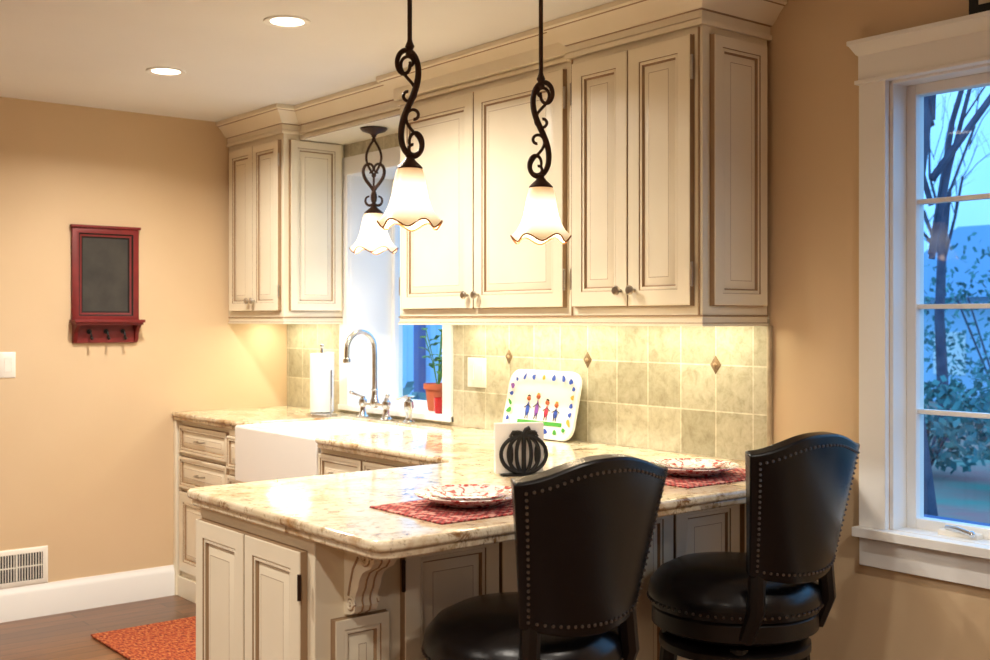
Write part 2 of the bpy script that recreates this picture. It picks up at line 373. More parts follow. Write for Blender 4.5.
# ------------------------------------------------------------------ base cabinets on wall B
e=empty('base_cabinet')
b=MB(); BX=2.35
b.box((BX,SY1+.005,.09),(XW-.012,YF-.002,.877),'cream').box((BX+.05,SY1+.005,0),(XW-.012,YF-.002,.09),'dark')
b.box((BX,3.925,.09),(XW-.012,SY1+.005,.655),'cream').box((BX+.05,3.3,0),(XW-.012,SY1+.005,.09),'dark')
b.box((2.28,2.925,.09),(XW-.012,3.925,.877),'cream')
b.box((BX-.025,SY1+.005,0),(BX,4.83,.877),'cream'); b.box((BX-.03,YF-.03,0),(BX,YF-.002,.877),'cream')
b.box((BX-.02,4.70,.0),(BX,YF-.01,.10),'cream')
b.build('carcass',e,.002)
d=MB(); 
dr(d,(BX,5.405,.72),UY,NX,.53,.135,.02); dr(d,(BX,5.405,.545),UY,NX,.53,.155,.02); dr(d,(BX,5.405,.13),UY,NX,.53,.395)
dr(d,(BX-.025,4.818,.70),UY,NX,.135,.15,.015); dr(d,(BX-.025,4.818,.13),UY,NX,.135,.54,.02)
dr(d,(BX,4.65,.12),UY,NX,.35,.51); dr(d,(BX,4.29,.12),UY,NX,.35,.51)
for yy in (3.91,3.585,3.26): dr(d,(2.28,yy,.72),UY,NX,.31,.135,.02); dr(d,(2.28,yy,.12),UY,NX,.31,.58)
d.build('doors',e)
k=MB(); pull(k,(BX-.02,5.14,.79),(0,1,0),NX); pull(k,(BX-.02,5.14,.625),(0,1,0),NX); knob(k,(BX-.02,4.92,.47),NX)
for yy in (3.755,3.43,3.105): pull(k,(2.26,yy,.79),(0,1,0),NX)
k.build('hardware',e)

# ------------------------------------------------------------------ sink
e=empty('farmhouse_sink')
s=MB(); SX=2.268
s.panel((SX,SY0,.66),(1,0,0),(0,1,0),(0,0,1),2.836-SX,SY1-SY0,[(0,0,'porc'),(0,.252,'porc'),(.028,.252,'porc'),(.034,.06,'porc'),(.06,.035,'porc')],'porc')
s.add([(SX,SY0,.66),(2.836,SY0,.66),(2.836,SY1,.66),(SX,SY1,.66)],[(0,3,2,1)],'porc')
s.build('basin',e,.010,4,merge=True)
MB().lathe([(.0001,.004),(.03,.004),(.042,.001),(.045,0)],T(2.55,4.3,.697),20,'steel').build('drain',e)

# ------------------------------------------------------------------ faucet
e=empty('bridge_faucet'); f=MB(); fx,fy=2.885,4.47; z=CT; hb=.10
for yy in (fy-hb,fy+hb):
    f.lathe([(.0001,0),(.030,0),(.030,.006),(.020,.014),(.015,.03),(.014,.05),(.019,.056),(.021,.07),(.019,.085),(.012,.09),(.011,.10),(.0001,.102)],T(fx,yy,z),18,'steel')
    sg=1 if yy>fy else -1
    f.tube([(fx,yy,z+.095),(fx-.02,yy+sg*.03,z+.108),(fx-.03,yy+sg*.055,z+.116)],[.007,.006,.008],'steel')
    f.ball((fx-.03,yy+sg*.055,z+.116),.011,'steel',10)
f.tube([(fx,fy-hb,z+.068),(fx,fy+hb,z+.068)],.010,'steel',12)
f.lathe([(.016,.05),(.020,.056),(.022,.07),(.020,.085),(.015,.10),(.014,.13),(.017,.134),(.014,.14)],T(fx,fy,z),18,'steel')
pts=[(fx,fy,z+.10),(fx,fy,z+.20),(fx,fy,z+.30)]
for i in range(1,13):
    a=math.pi*i/12; pts.append((fx-.075*(1-math.cos(a)),fy,z+.325+.08*math.sin(a)))
pts+= [(fx-.151,fy,z+.28)]
f.tube(pts,.012,'steel',12); f.lathe([(.013,0),(.018,.004),(.018,.02),(.012,.026)],T(fx-.151,fy,z+.262),14,'steel')
f.build('faucet_body',e)
e=empty('soap_dispenser'); f=MB(); dy_=4.19
f.lathe([(.0001,0),(.028,0),(.028,.006),(.016,.014),(.013,.04),(.020,.055),(.023,.075),(.020,.095),(.010,.105),(.009,.118),(.0001,.12)],T(2.885,dy_,CT),18,'steel'); f.tube([(2.885,dy_,CT+.112),(2.85,dy_,CT+.117),(2.82,dy_,CT+.108)],.006,'steel'); f.lathe([(.022,0),(.027,.005),(.0001,.012)],T(2.885,dy_,CT+.115),16,'steel')
f.build('dispenser_pump',e)

# paper towel
e=empty('paper_towel_holder'); px,py=2.79,4.79
f=MB(); f.lathe([(.0001,0),(.075,0),(.075,.008),(.06,.014),(.0001,.014)],T(px,py,CT),28,'steel'); f.tube([(px,py,CT+.01),(px,py,CT+.33)],.006,'steel'); f.ball((px,py,CT+.335),.012,'steel')
f.tube([(px+.01,py-.071,CT+.01),(px+.01,py-.071,CT+.22)],.004,'steel'); f.build('stand',e)
MB().lathe([(.018,.018),(.056,.018),(.057,.02),(.057,.297),(.056,.299),(.018,.299),(.018,.018)],T(px,py,CT),32,'paper').build('paper_roll',e)

# ------------------------------------------------------------------ peninsula cabinet
e=empty('peninsula_cabinet'); b=MB()
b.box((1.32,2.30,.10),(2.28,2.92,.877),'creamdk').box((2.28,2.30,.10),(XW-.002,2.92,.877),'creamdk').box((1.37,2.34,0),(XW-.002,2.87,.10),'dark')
b.box((1.305,2.285,.0),(XW-.002,2.30,.11),'creamdk').box((1.305,2.285,0),(1.32,2.92,.11),'creamdk')
b.build('carcass',e,.003)
d=MB()
dr(d,(1.32,2.905,.14),UY,NX,.283,.70,.05); dr(d,(1.32,2.616,.14),UY,NX,.283,.70,.05)
UX=(1,0,0); NY=(0,-1,0)
dr(d,(1.365,2.30,.14),UX,NY,.15,.54,.03)
for x in (1.56,1.865): dr(d,(x,2.30,.14),UX,NY,.295,.70,.05)
for x in (2.225,2.53): dr(d,(x,2.30,.14),UX,NY,.295,.70,.05)
dr(d,(2.85,2.30,.14),UX,NY,.10,.70,.02)
d.build('doors',e)
k=MB()
for z in (.22,.76):
    for x in (1.552,2.168): k.tube([(x,2.276,z-.03),(x,2.276,z+.03)],.005,'iron'); k.ball((x,2.276,z+.034),.006,'iron',8); k.ball((x,2.276,z-.034),.006,'iron',8)
    k.tube([(1.296,2.328,z-.03),(1.296,2.328,z+.03)],.005,'iron')
k.build('hinges',e)
def corbel(x,wd):
    c=MB(); y0=2.30; zt=.876
    P=[(0,0),(.135,0),(.135,-.012),(.125,-.016),(.130,-.030),(.128,-.048),(.115,-.062),(.096,-.070),(.078,-.080),(.066,-.098),(.060,-.118),(.050,-.134),(.046,-.150),(.050,-.162),(.044,-.176),(.028,-.184),(.012,-.186),(0,-.19)]
    n=len(P)
    vs=[(x,y0-p,zt+q) for p,q in P]+[(x+wd,y0-p,zt+q) for p,q in P]
    c.add(vs,[tuple(range(n)),tuple(range(n,2*n))[::-1]]+[(i,(i+1)%n,n+(i+1)%n,n+i) for i in range(n)],'cream')
    for xs,sg in ((x,-1),(x+wd,1)):
        for (cy,cz,r) in ((.094,-.038,.028),(.030,-.158,.018)):
            pts=[]
            for i in range(26):
                a=i/25*3.4*math.pi; rr=r*(1-i/30)
                pts.append((xs+sg*.002,y0-cy-rr*math.cos(a),zt+cz+rr*math.sin(a)))
            c.tube(pts,.0036,'cream',6)
            c.tube([(p[0]-sg*.0015,p[1],p[2]-.003) for p in pts],.0036,'glaze',6)
        c.tube([(xs+sg*.001,y0-.062,zt-.045),(xs+sg*.001,y0-.040,zt-.075),(xs+sg*.001,y0-.028,zt-.11),(xs+sg*.001,y0-.020,zt-.14)],.003,'glaze',6)
    for fx_ in (.33,.67):
        xx=x+wd*fx_; c.tube([(xx,y0-p-.0005,zt+q) for p,q in P[4:-2]],.0025,'glaze',6)
    c.box((x-.012,y0-.15,zt-.012),(x+wd+.012,y0-.001,zt),'cream')
    return c
corbel(1.40,.062).build('corbel',e); corbel(2.175,.045).build('corbel',e); 

# ------------------------------------------------------------------ windows
def frame_yz(mb,x0,x1,y0,y1,z0,z1,wd,mt):
    mb.box((x0,y0,z0),(x1,y0+wd,z1),mt).box((x0,y1-wd,z0),(x1,y1,z1),mt).box((x0,y0+wd,z0),(x1,y1-wd,z0+wd),mt).box((x0,y0+wd,z1-wd),(x1,y1-wd,z1),mt)
def pane(x,ya,yb,za,zb,e): MB().add([(x,ya,za),(x,ya,zb),(x,yb,zb),(x,yb,za)],[(0,1,2,3)],'glass').build('glass',e,recalc=False,smooth=False)
e=empty('window_1'); y0,y1,z0,z1=W1; xg=3.24
f=MB()
f.box((XW-.022,3.957,.935),(XW,y0+.004,2.185),'trim').box((XW-.022,y1-.004,.935),(XW,4.893,2.185),'trim').box((XW-.022,y0,z1-.004),(XW,y1,2.185),'trim')
f.box((XW-.03,3.957,.935),(XW-.001,4.893,.960),'trim').box((XW-.001,y0+.001,.945),(xg,y1-.001,.960),'trim')
f.box((XW-.002,y1-.006,.955),(xg,y1+.02,z1),'trim').box((XW-.002,y0-.02,.955),(xg,y0+.006,z1),'trim').box((XW-.002,y0-.02,z1-.006),(xg,y1+.02,z1+.02),'trim')
frame_yz(f,xg-.03,xg+.02,y0+.005,y1-.005,.955,z1-.005,.028,'trim')
f.build('frame',e,.002)
pane(xg-.004,y0+.03,y1-.03,.98,z1-.03,e)
e=empty('window_2'); y0,y1,z0,z1=W2; f=MB()
CW=.088
for a,b_ in ((y1,y1+CW),(y0-CW,y0)): f.box((XW-.022,a,z0),(XW,b_,z1),'trim')
f.box((XW-.026,y0-CW,z1),(XW,y1+CW,z1+.085),'trim').box((XW-.034,y0-CW-.008,z1-.004),(XW,y1+CW+.008,z1+.008),'trim')
f.sweep([(XW,y0-CW),(XW-.026,y0-CW),(XW-.026,y1+CW),(XW,y1+CW)],[(0,z1+.08,'trim'),(.006,z1+.085,'trim'),(.020,z1+.11,'trim'),(.024,z1+.112,'trim'),(.024,z1+.125,'trim'),(-.01,z1+.125,'trim')])
f.box((XW-.026,y0-CW,z1+.083),(XW,y1+CW,z1+.124),'trim')
f.box((XW-.05,y0-CW-.01,z0-.028),(XW,y1+CW+.006,z0),'trim').box((XW,y0,z0-.028),(XW+.14,y1,z0+.001),'trim')
f.box((XW-.02,y0-CW,z0-.115),(XW,y1+CW,z0-.028),'trim')
f.box((XW,y1-.012,z0),(XW+.14,y1+.001,z1),'trim').box((XW,y0-.001,z0),(XW+.14,y0+.012,z1),'trim').box((XW,y0,z1-.012),(XW+.14,y1,z1+.001),'trim')
frame_yz(f,XW+.07,XW+.115,y0+.012,y1-.012,z0,z1-.012,.030,'trim')
for i in (1,2,3): zz=z0+.035+(z1-z0-.082)*i/4; f.box((XW+.078,y0+.04,zz-.007),(XW+.105,y1-.04,zz+.007),'trim')
yc=1.375; f.box((XW+.078,yc-.02,z0+.03),(XW+.105,yc+.02,z1-.04),'trim')
f.build('frame',e,.002)
pane(XW+.092,y0+.04,y1-.04,z0+.03,z1-.04,e)
f=MB(); f.box((XW+.035,1.60,z0),(XW+.065,1.72,z0+.016),'white'); f.tube([(XW+.045,1.70,z0+.022),(XW+.03,1.66,z0+.026),(XW+.02,1.61,z0+.018)],.007,'steel'); f.ball((XW+.02,1.61,z0+.018),.010,'steel'); f.build('crank_handle',e,.003)

e=empty('picture_frame'); b=MB()
b.box((XW-.035,1.33,2.206),(XW-.015,1.590,2.38),'black'); b.build('frame',e,.003)
MB().box((XW-.037,1.36,2.23),(XW-.0355,1.56,2.355),'tiletrim').build('picture',e)

# ------------------------------------------------------------------ pendants
def clothoid(tm,n=90):
    pts=[(0,0)]; x=y=0; ds=tm/n
    for i in range(n):
        s_=(i+.5)*ds; a=math.pi*s_*s_/2; x+=math.cos(a)*ds; y+=math.sin(a)*ds; pts.append((x,y))
    return [(-a,-b_) for a,b_ in pts[::-1]]+pts[1:]
def scroll2d(h,wd,tm=1.75,flip=1):
    P=clothoid(tm); a=math.atan2(P[-1][1]-P[0][1],P[-1][0]-P[0][0]); r=math.pi/2-a
    Q=[(x*math.cos(r)-y*math.sin(r),x*math.sin(r)+y*math.cos(r)) for x,y in P]
    zs=[q[1] for q in Q]; xs=[q[0] for q in Q]; 
    return [(flip*q[0]/(max(xs)-min(xs))*wd,(q[1]-min(zs))/(max(zs)-min(zs))*h) for q in Q]
def shade(mb,R0,H,mt,nl=6):
    prof=[(.34,1.0),(.42,.97),(.47,.88),(.52,.74),(.57,.58),(.63,.43),(.71,.29),(.82,.15),(.94,.05),(1.0,0)]
    def fn(r,h,a,i):
        q=max(0,(0.40-h)/.40); wv=math.cos(a*nl)
        return (r*R0*(1+.05*q*wv), h*H + q*q*.065*H*wv)
    mb.lathe(prof,I4,72,mt,fn); 
    mb.tube([(R0*(1+.05*math.cos(a*nl))*math.cos(a),R0*(1+.05*math.cos(a*nl))*math.sin(a),.065*H*math.cos(a*nl)) for a in [2*math.pi*i/96 for i in range(97)]],.0026,'amber',6)
def pendant(loc,R0,H,sh,top,double=False,rz=0,power=8,flip=1):
    e=empty('pendant_light',loc,rz)
    M['shade_tmp']=shade_mat('frosted_shade_glass',0,H)
    s=MB(); shade(s,R0,H,'shade_tmp'); s.build('glass_shade',e,recalc=False)
    MB().ball((0,0,H*.45),.022,'bulb',14,(1,1,1.3)).build('bulb',e)
    i=MB()
    i.lathe([(R0*.38,H*.93),(R0*.42,H*1.0),(R0*.34,H*1.05),(R0*.2,H*1.12),(.010,H*1.18),(.012,H*1.22),(.006,H*1.25)],I4,20,'iron')
    zb=H*1.20
    if double:
        for sg in (1,-1):
            Q=scroll2d(sh*.58,.055,1.9,sg)
            Q=[(q[0]+sg*.020,zb+q[1]) for q in Q]; m_=len(Q)
            i.tube([(q[0],0,q[1]) for q in Q],[.004+.004*math.sin(math.pi*j/(m_-1)) for j in range(m_)],'iron',8)
            Q=[(sg*.034*math.sin(math.pi*j/30),zb+sh*.42+sh*.50*j/30) for j in range(31)]
            i.tube([(q[0],0,q[1]) for q in Q],.0055,'iron',8)
        i.tube([(0,0,zb),(0,0,zb+sh*.42)],.005,'iron'); i.ball((0,0,zb+sh*.42),.011,'iron'); i.ball((0,0,zb+sh*.92),.010,'iron'); i.tube([(0,0,zb+sh*.92),(0,0,zb+sh)],.006,'iron')
    else:
        Q=scroll2d(sh,.068,2.15,flip); n=len(Q)
        rad=[.0038+.0052*math.sin(math.pi*j/(n-1))**.8 for j in range(n)]
        i.tube([(q[0],0,zb+q[1]) for q in Q],rad,'iron',10)
        Q2=scroll2d(sh*.42,.040,1.9,-flip)
        i.tube([(q[0]+flip*.010,.0,zb+sh*.02+q[1]) for q in Q2],.0045,'iron',8)
        i.tube([(q[0]-flip*.004,.0,zb+sh*.52+q[1]) for q in Q2],.0045,'iron',8)
    zt=zb+sh
    i.lathe([(.004,-.02),(.012,-.012),(.008,0),(.013,.010),(.008,.022),(.006,.03)],T(0,0,zt),14,'iron')
    if top-zt>.03: i.tube([(0,0,zt),(0,0,top-.03)],.0065,'iron',10)
    i.lathe([(.0001,-.034),(.012,-.032),(.02,-.024),(.052,-.014),(.062,-.004),(.062,0),(.0001,0)],T(0,0,top-.0015),28,'iron')
    i.build('iron_scroll',e)
    light('lamp','POINT',(0,0,H*.28),power,(1,.86,.64),e,.03)
    return e
PW=4.5
za,zb_,zc=1.636,1.617,1.695
pendant((1.735,2.515,za),.083,.153,.285,HC-za,rz=-.68,power=PW)
pendant((2.19,2.50,zb_),.084,.153,.275,HC-zb_,rz=-.68,power=PW,flip=-1)
pendant((2.80,4.345,zc),.104,.170,.325,2.25-zc,double=True,rz=-.68,power=PW)

# ------------------------------------------------------------------ recessed lights, plus added fill lamps out of view
RL=26
for (x,y) in ((1.878,3.456),(1.868,4.46),(.3,3.2),(.3,1.2),(-1.3,2.2),(-1.2,.0),(.9,-.9),(1.9,.3)):  # leading pair in view; remaining cans are unseen fill added to brighten the room
    e=empty('recessed_or_fill_light',(x,y,HC))
    MB().lathe([(.055,-.002),(.060,-.004),(.078,-.006),(.080,-.001)],I4,36,'trim').build('trim_ring',e)
    MB().lathe([(.0001,-.003),(.058,-.003)],I4,36,'can').build('lens',e)
    light('lamp','AREA',(0,0,-.02),RL if y>2.9 else RL*.75,(1,.92,.81),e,.11,spread=math.radians(155))

# ------------------------------------------------------------------ bar stools
def stool(name,loc,rz=0):
    e=empty(name,loc,rz)
    s=MB(); s.lathe([(.0001,.722),(.10,.720),(.165,.710),(.205,.690),(.230,.660),(.236,.632),(.230,.605),(.0001,.605)],I4,48,'leather'); s.build('seat',e)
    s=MB(); s.lathe([(.0001,.604),(.217,.604),(.225,.595),(.225,.553),(.208,.543),(.0001,.543)],I4,48,'dkwood')
    s.lathe([(.12,.543),(.12,.52),(.0001,.52)],I4,32,'black')
    s.build('seat_ring',e)
    l=MB()
    for a in (45,135,225,315):
        a=math.radians(a); c,s_=math.cos(a),math.sin(a)
        pts=[(c*.17,s_*.17,.525),(c*.185,s_*.185,.40),(c*.20,s_*.20,.22),(c*.235,s_*.235,.0)]
        l.tube(pts,[.027,.024,.020,.017],'dkwood',10)
    l.tube([(.205*math.cos(a),.205*math.sin(a),.20) for a in [2*math.pi*i/48 for i in range(49)]],.010,'dkwood',10)
    l.lathe([(.0001,.52),(.19,.52),(.205,.51),(.205,.49),(.0001,.49)],I4,32,'dkwood')
    l.build('legs',e)
    TH=.020
    def C(sx,v):
        wv=.158+.057*v**1.15; 
        zt=1.052+.040*(.5+.5*math.cos(math.pi*min(1,abs(sx)**1.25))); zb=.735-.028*(1-sx*sx)
        z=zb+v*(zt-zb); x=sx*wv; y=-.180-.055*(1-sx*sx)-.050*v
        return Vector((x,y,z))
    def nrm(sx,v):
        a=C(min(1,sx+.02),v)-C(max(-1,sx-.02),v); b_=C(sx,min(1,v+.02))-C(sx,max(0,v-.02)); n_=a.cross(b_); n_.normalize(); return -n_ if n_.y>0 else n_
    ns,nv=26,18; b=MB(); vs=[]
    for side in (1,-1):
        for j in range(nv+1):
            for i in range(ns+1):
                sx=-1+2*i/ns; v=j/nv; pf=(1-sx**6)*(1-(2*v-1)**6)
                vs.append(C(sx,v)+nrm(sx,v)*side*(TH+.007*pf))
    K=(ns+1)*(nv+1); fs=[]
    ix=lambda sd,j,i: sd*K+j*(ns+1)+i
    for j in range(nv):
        for i in range(ns):
            fs.append((ix(0,j,i),ix(0,j,i+1),ix(0,j+1,i+1),ix(0,j+1,i))); fs.append((ix(1,j,i),ix(1,j+1,i),ix(1,j+1,i+1),ix(1,j,i+1)))
    for i in range(ns):
        fs.append((ix(0,0,i),ix(1,0,i),ix(1,0,i+1),ix(0,0,i+1))); fs.append((ix(0,nv,i),ix(0,nv,i+1),ix(1,nv,i+1),ix(1,nv,i)))
    for j in range(nv):
        fs.append((ix(0,j,0),ix(0,j+1,0),ix(1,j+1,0),ix(1,j,0))); fs.append((ix(0,j,ns),ix(1,j,ns),ix(1,j+1,ns),ix(0,j+1,ns)))
    b.add(vs,fs,'leather'); b.build('backrest',e,.006,3,ang=50)
    p=MB()
    for sg in (-1,1):
        c0=C(sg*.86,.0); p.tube([(sg*.145,-.165,.56),(sg*.145,-.200,.64),(c0.x,c0.y,c0.z+.03)],[.020,.022,.022],'dkwood',8)
    p.build('back_posts',e)
    st=MB()
    def path():
        o=[]
        a=.90; va,vb=.07,.93
        for i in range(20): o.append((a,va+(vb-va)*i/20))
        for i in range(26): o.append((a-2*a*i/26,vb))
        for i in range(20): o.append((-a,vb-(vb-va)*i/20))
        for i in range(20): o.append((-a+2*a*i/20,va))
        return o
    for side in (1,-1):
        for sx,v in path():
            pf=(1-sx**6)*(1-(2*v-1)**6); st.ball(C(sx,v)+nrm(sx,v)*side*(TH+.007*pf+.0005),.0042,'stud',6)
    for i in range(72):
        a=2*math.pi*i/72; st.ball((.235*math.cos(a),.235*math.sin(a),.620),.0042,'stud',6)
    st.build('nailheads',e)
stool('bar_stool',(1.705,2.005,0),math.radians(-2)); stool('bar_stool',(2.468,2.012,0),math.radians(-2))

# ------------------------------------------------------------------ table settings
def setting(x,y):
    e=empty('placemat',(x,y,CT)); MB().box((-.215,-.15,.0005),(.215,.15,.004),'mat').build('woven_mat',e,.001)
    e=empty('dinner_plate',(x-.01,y+.015,CT+.004))
    MB().lathe([(.0001,.003),(.075,.003),(.086,.008),(.098,.014),(.133,.027),(.136,.029),(.135,.031),(.098,.018),(.086,.012),(.075,.0075),(.0001,.0072)],I4,64,'toile').build('china_plate',e)
    MB().lathe([(.0001,.012),(.055,.012),(.068,.016),(.098,.030),(.099,.032),(.068,.020),(.055,.016),(.0001,.016)],I4,48,'toile').build('salad_plate',e)
setting(1.720,2.205); setting(2.565,2.225)
# napkin holder
e=empty('napkin_holder',(2.165,2.555,CT),math.radians(-30))
n=MB()
for i in range(9): n.box((-.078,.006+i*.0042,.008),(.066,.0095+i*.0042,.155-.0012*(i%3)),'paper',Matrix.Rotation(math.radians(.6*(i%3-1)),4,'Y'))
n.build('paper_napkins',e)
h=MB(); h.box((-.06,-.012,0),(.065,.062,.006),'black')
for yy in (-.004,.053):
    Z=.064
    for k_ in (.068,.046,.022):
        h.tube([(.004+k_*math.cos(a),yy,Z+.056*math.sin(a)) for a in [2*math.pi*i/36 for i in range(37)]],.0058,'black',8)
    h.tube([(.004,yy,.006),(.004,yy,.125),(.010,yy,.136),(.022,yy,.142)],.007,'black',8)
    for sg in (1,-1): h.tube([(.004,yy,.118),(.004+sg*.015,yy,.130),(.004+sg*.032,yy,.130),(.004+sg*.040,yy,.118),(.004+sg*.030,yy,.112),(.004+sg*.02,yy,.116)],.005,'black',8)
    for q_ in (-.034,.042): h.ball((q_,yy,Z),.010,'black',12,(.7,.3,3.2)); 
    h.ball((-.016,yy,.126),.013,'black',10,(1.5,.3,.7)); h.ball((.026,yy,.126),.013,'black',10,(1.5,.3,.7))
h.build('pumpkin_frame',e)
# serving platter leaning on backsplash
e=empty('serving_platter',(2.885,3.32,CT+.002)); tilt=math.radians(13)
PM=Matrix.Rotation(-math.pi/2,4,'Z')@Matrix.Rotation(-tilt,4,'X')
def rr(w_,h_,r,n=8):
    o=[]
    for cx,cz,a0 in ((w_/2-r,h_-r,0),(-w_/2+r,h_-r,90),(-w_/2+r,r,180),(w_/2-r,r,270)):
        for i in range(n+1):
            a=math.radians(a0+90*i/n); o.append((cx+r*math.cos(a),cz+r*math.sin(a)))
    return o
PMS=PM@Matrix.Diagonal((.90,1,.93,1))
p=MB(); rings=[(.46,.285,.06,0,.0),(.46,.285,.06,-.012,0),(.45,.275,.055,-.014,.005),(.36,.185,.035,-.004,.05),(.35,.175,.03,-.003,.055)]
vs=[]; 
for (w_,h_,r,yy,dz) in rings: vs+=[PMS@Vector((x,yy,z+dz)) for x,z in rr(w_,h_,r)]
k_=36; fs=[(i*k_+j,i*k_+(j+1)%k_,(i+1)*k_+(j+1)%k_,(i+1)*k_+j) for i in range(len(rings)-1) for j in range(k_)]
fs+=[tuple(range(k_)),tuple((len(rings)-1)*k_+j for j in range(k_))]
p.add(vs,fs,'porc'); p.build('platter_body',e,ang=50)
q=MB()
def blob(x,z,a,l_,w_,mt,yy):
    vs=[]
    for i in range(14):
        t_=2*math.pi*i/14; lx=l_*math.cos(t_); lz=w_*math.sin(t_)*(1-.5*math.cos(t_)); vs.append(PMS@Vector((x+lx*math.cos(a)-lz*math.sin(a),yy,z+lx*math.sin(a)+lz*math.cos(a))))
    q.add(vs,[tuple(range(14))],mt)
cc=['cb','cb','cg','cp','co','cg','cb']
for i in range(24):
    a=2*math.pi*i/24; x=.200*max(-1,min(1,1.25*math.cos(a))); z=.1425+.113*max(-1,min(1,1.25*math.sin(a)))
    blob(x,z,a+R.uniform(-1.2,1.2),R.uniform(.010,.020),R.uniform(.007,.012),cc[R.randrange(7)],-.0142)
for i,x in enumerate((-.085,-.025,.04,.10)):
    hh=(.070,.080,.058,.050)[i]; z0_=.085; hc=('ck','co','ck','co')[i]
    q.ball(PMS@Vector((x,-.006,z0_+hh+.008)),.009,'terra',10); blob(x,z0_+hh*.5,math.pi/2,hh*.42,.012,('cb','cp','cr','cb')[i],-.0055)
    blob(x,z0_+hh+.018,0,.011,.006,hc,-.0056)
    for sg in (-1,1): q.tube([PMS@Vector((x+sg*.005,-.0055,z0_+.02)),PMS@Vector((x+sg*.008,-.0055,z0_-.008))],.0018,'ck',6); q.tube([PMS@Vector((x,-.0055,z0_+hh*.75)),PMS@Vector((x+sg*.024,-.0055,z0_+hh*.55))],.0018,'ck',6)
q.add([PMS@Vector(v_) for v_ in ((-.14,-.0055,.056),(.15,-.0055,.056),(.15,-.0055,.072),(-.14,-.0055,.072))],[(0,1,2,3)],'cg')
q.build('painted_family',e,recalc=False)

# ------------------------------------------------------------------ wall plates etc
def plate(name,o,U,Nn,w_,h_,n_):
    e=empty(name); m_=MB(); m_.panel(o,U,(0,0,1),Nn,w_,h_,[(0,0,'white'),(0,.003,'white'),(.005,.006,'white')],'white')
    for i in range(n_):
        c=Vector(o)+Vector(U)*(w_*(i+.5)/n_-.016)+Vector((0,0,h_/2-.033)); m_.panel(c,U,(0,0,1),Nn,.032,.066,[(0,.0061,'glaze'),(.0012,.0055,'glaze'),(.0015,.008,'white')],'white')
    m_.build('cover_plate',e)
plate('wall_outlet',(xb,3.85,1.095),UY,NX,.125,.125,2)
plate('light_switch',(1.49,YF,1.115),(1,0,0),NY,.07,.118,1)
plate('wall_outlet',(xb,5.03,1.10),UY,NX,.075,.118,1)
# vent
e=empty('wall_vent_grille'); v_=MB(); v_.panel((1.42,YF,.152),(1,0,0),(0,0,1),NY,.285,.172,[(0,0,'white'),(0,.004,'white'),(.008,.008,'white'),(.024,.008,'white'),(.026,.001,'dark')],'dark')
for i in range(19): x=1.452+i*.0123; v_.box((x,YF-.008,.178),(x+.004,YF-.002,.299),'white')
v_.box((1.445,YF-.0085,.237),(1.68,YF-.002,.242),'white'); v_.box((1.56,YF-.0085,.178),(1.568,YF-.002,.299),'white'); v_.build('grille',e)
# chalkboard
e=empty('chalkboard_rack'); b=MB(); x0,x1_,z0,z1=1.812,2.135,1.270,1.825
b.panel((x0,YF,z0+.10),(1,0,0),(0,0,1),NY,x1_-x0,z1-z0-.10,[(0,0,'red'),(0,.022,'red'),(.012,.026,'red'),(.03,.026,'red'),(.036,.018,'dark'),(.045,.016,'red'),(.052,.010,'dark')],'slate')
b.box((x0+.01,YF-.018,z0),(x1_-.01,YF,z0+.10),'red').box((x0-.008,YF-.085,z0+.098),(x1_+.008,YF,z0+.112),'red').box((x0-.002,YF-.075,z0+.086),(x1_+.002,YF-.01,z0+.098),'red')
b.box((x0-.006,YF-.035,z1-.004),(x1_+.006,YF,z1+.008),'red')
for x in (x0+.005,x1_-.023):
    P=[(0,.098),(.07,.098),(.066,.08),(.045,.066),(.034,.045),(.03,.02),(.018,.004),(0,0)]; n_=len(P)
    b.add([(x,YF-p_,z0+q_) for p_,q_ in P]+[(x+.018,YF-p_,z0+q_) for p_,q_ in P],[tuple(range(n_)),tuple(range(n_,2*n_))[::-1]]+[(i,(i+1)%n_,n_+(i+1)%n_,n_+i) for i in range(n_)],'red')
b.build('board',e,.0015)
k=MB()
for i in range(3):
    x=x0+.08+i*(x1_-x0-.16)/2; k.tube([(x,YF-.018,z0+.055),(x,YF-.04,z0+.05),(x,YF-.05,z0+.035),(x,YF-.045,z0+.022),(x,YF-.058,z0+.02)],.005,'black'); k.ball((x,YF-.06,z0+.022),.008,'black'); k.lathe([(.012,0),(.012,.004),(.0001,.005)],along((x,YF-.018,z0+.055),NY),12,'black')
k.build('hooks',e)
# rug
e=empty('area_rug'); b=MB(); b.box((1.73,3.95,.001),(2.29,4.95,.012),'rug')
b.build('rug_body',e,.004)
# plant on sill
e=empty('potted_plant',(3.10,4.265,.960)); b=MB(); b.lathe([(.0001,0),(.045,0),(.058,.10),(.066,.10),(.067,.125),(.058,.125),(.054,.11),(.0001,.11)],I4,28,'terra'); b.build('pot',e)
l=MB()
for i in range(13):
    a=R.uniform(0,6.28); tlt=R.uniform(.2,.55)*.24; hh=R.uniform(.15,.33); dx,dy=math.cos(a)*tlt*.5,math.sin(a)*tlt*1.8
    tip=Vector((dx,dy,.11+hh)); l.tube([(0,0,.10),(dx*.4,dy*.4,.11+hh*.5),tip],.0025,'leaf',5)
    for j in range(4):
        p0=Vector((0,0,.1)).lerp(tip,.4+.2*j); d_=Vector((math.cos(a+j*2.1)*.6,math.sin(a+j*2.1),R.uniform(-.3,.4))).normalized()*R.uniform(.05,.075); sd=d_.cross(Vector((0,0,1))).normalized()*.017
        l.add([p0,p0+d_*.4+sd+Vector((0,0,.012)),p0+d_*.8+sd*.6,p0+d_,p0+d_*.8-sd*.6,p0+d_*.4-sd+Vector((0,0,.012))],[(0,1,2,3,4,5)],'leaf')
l.build('foliage',e,recalc=False)
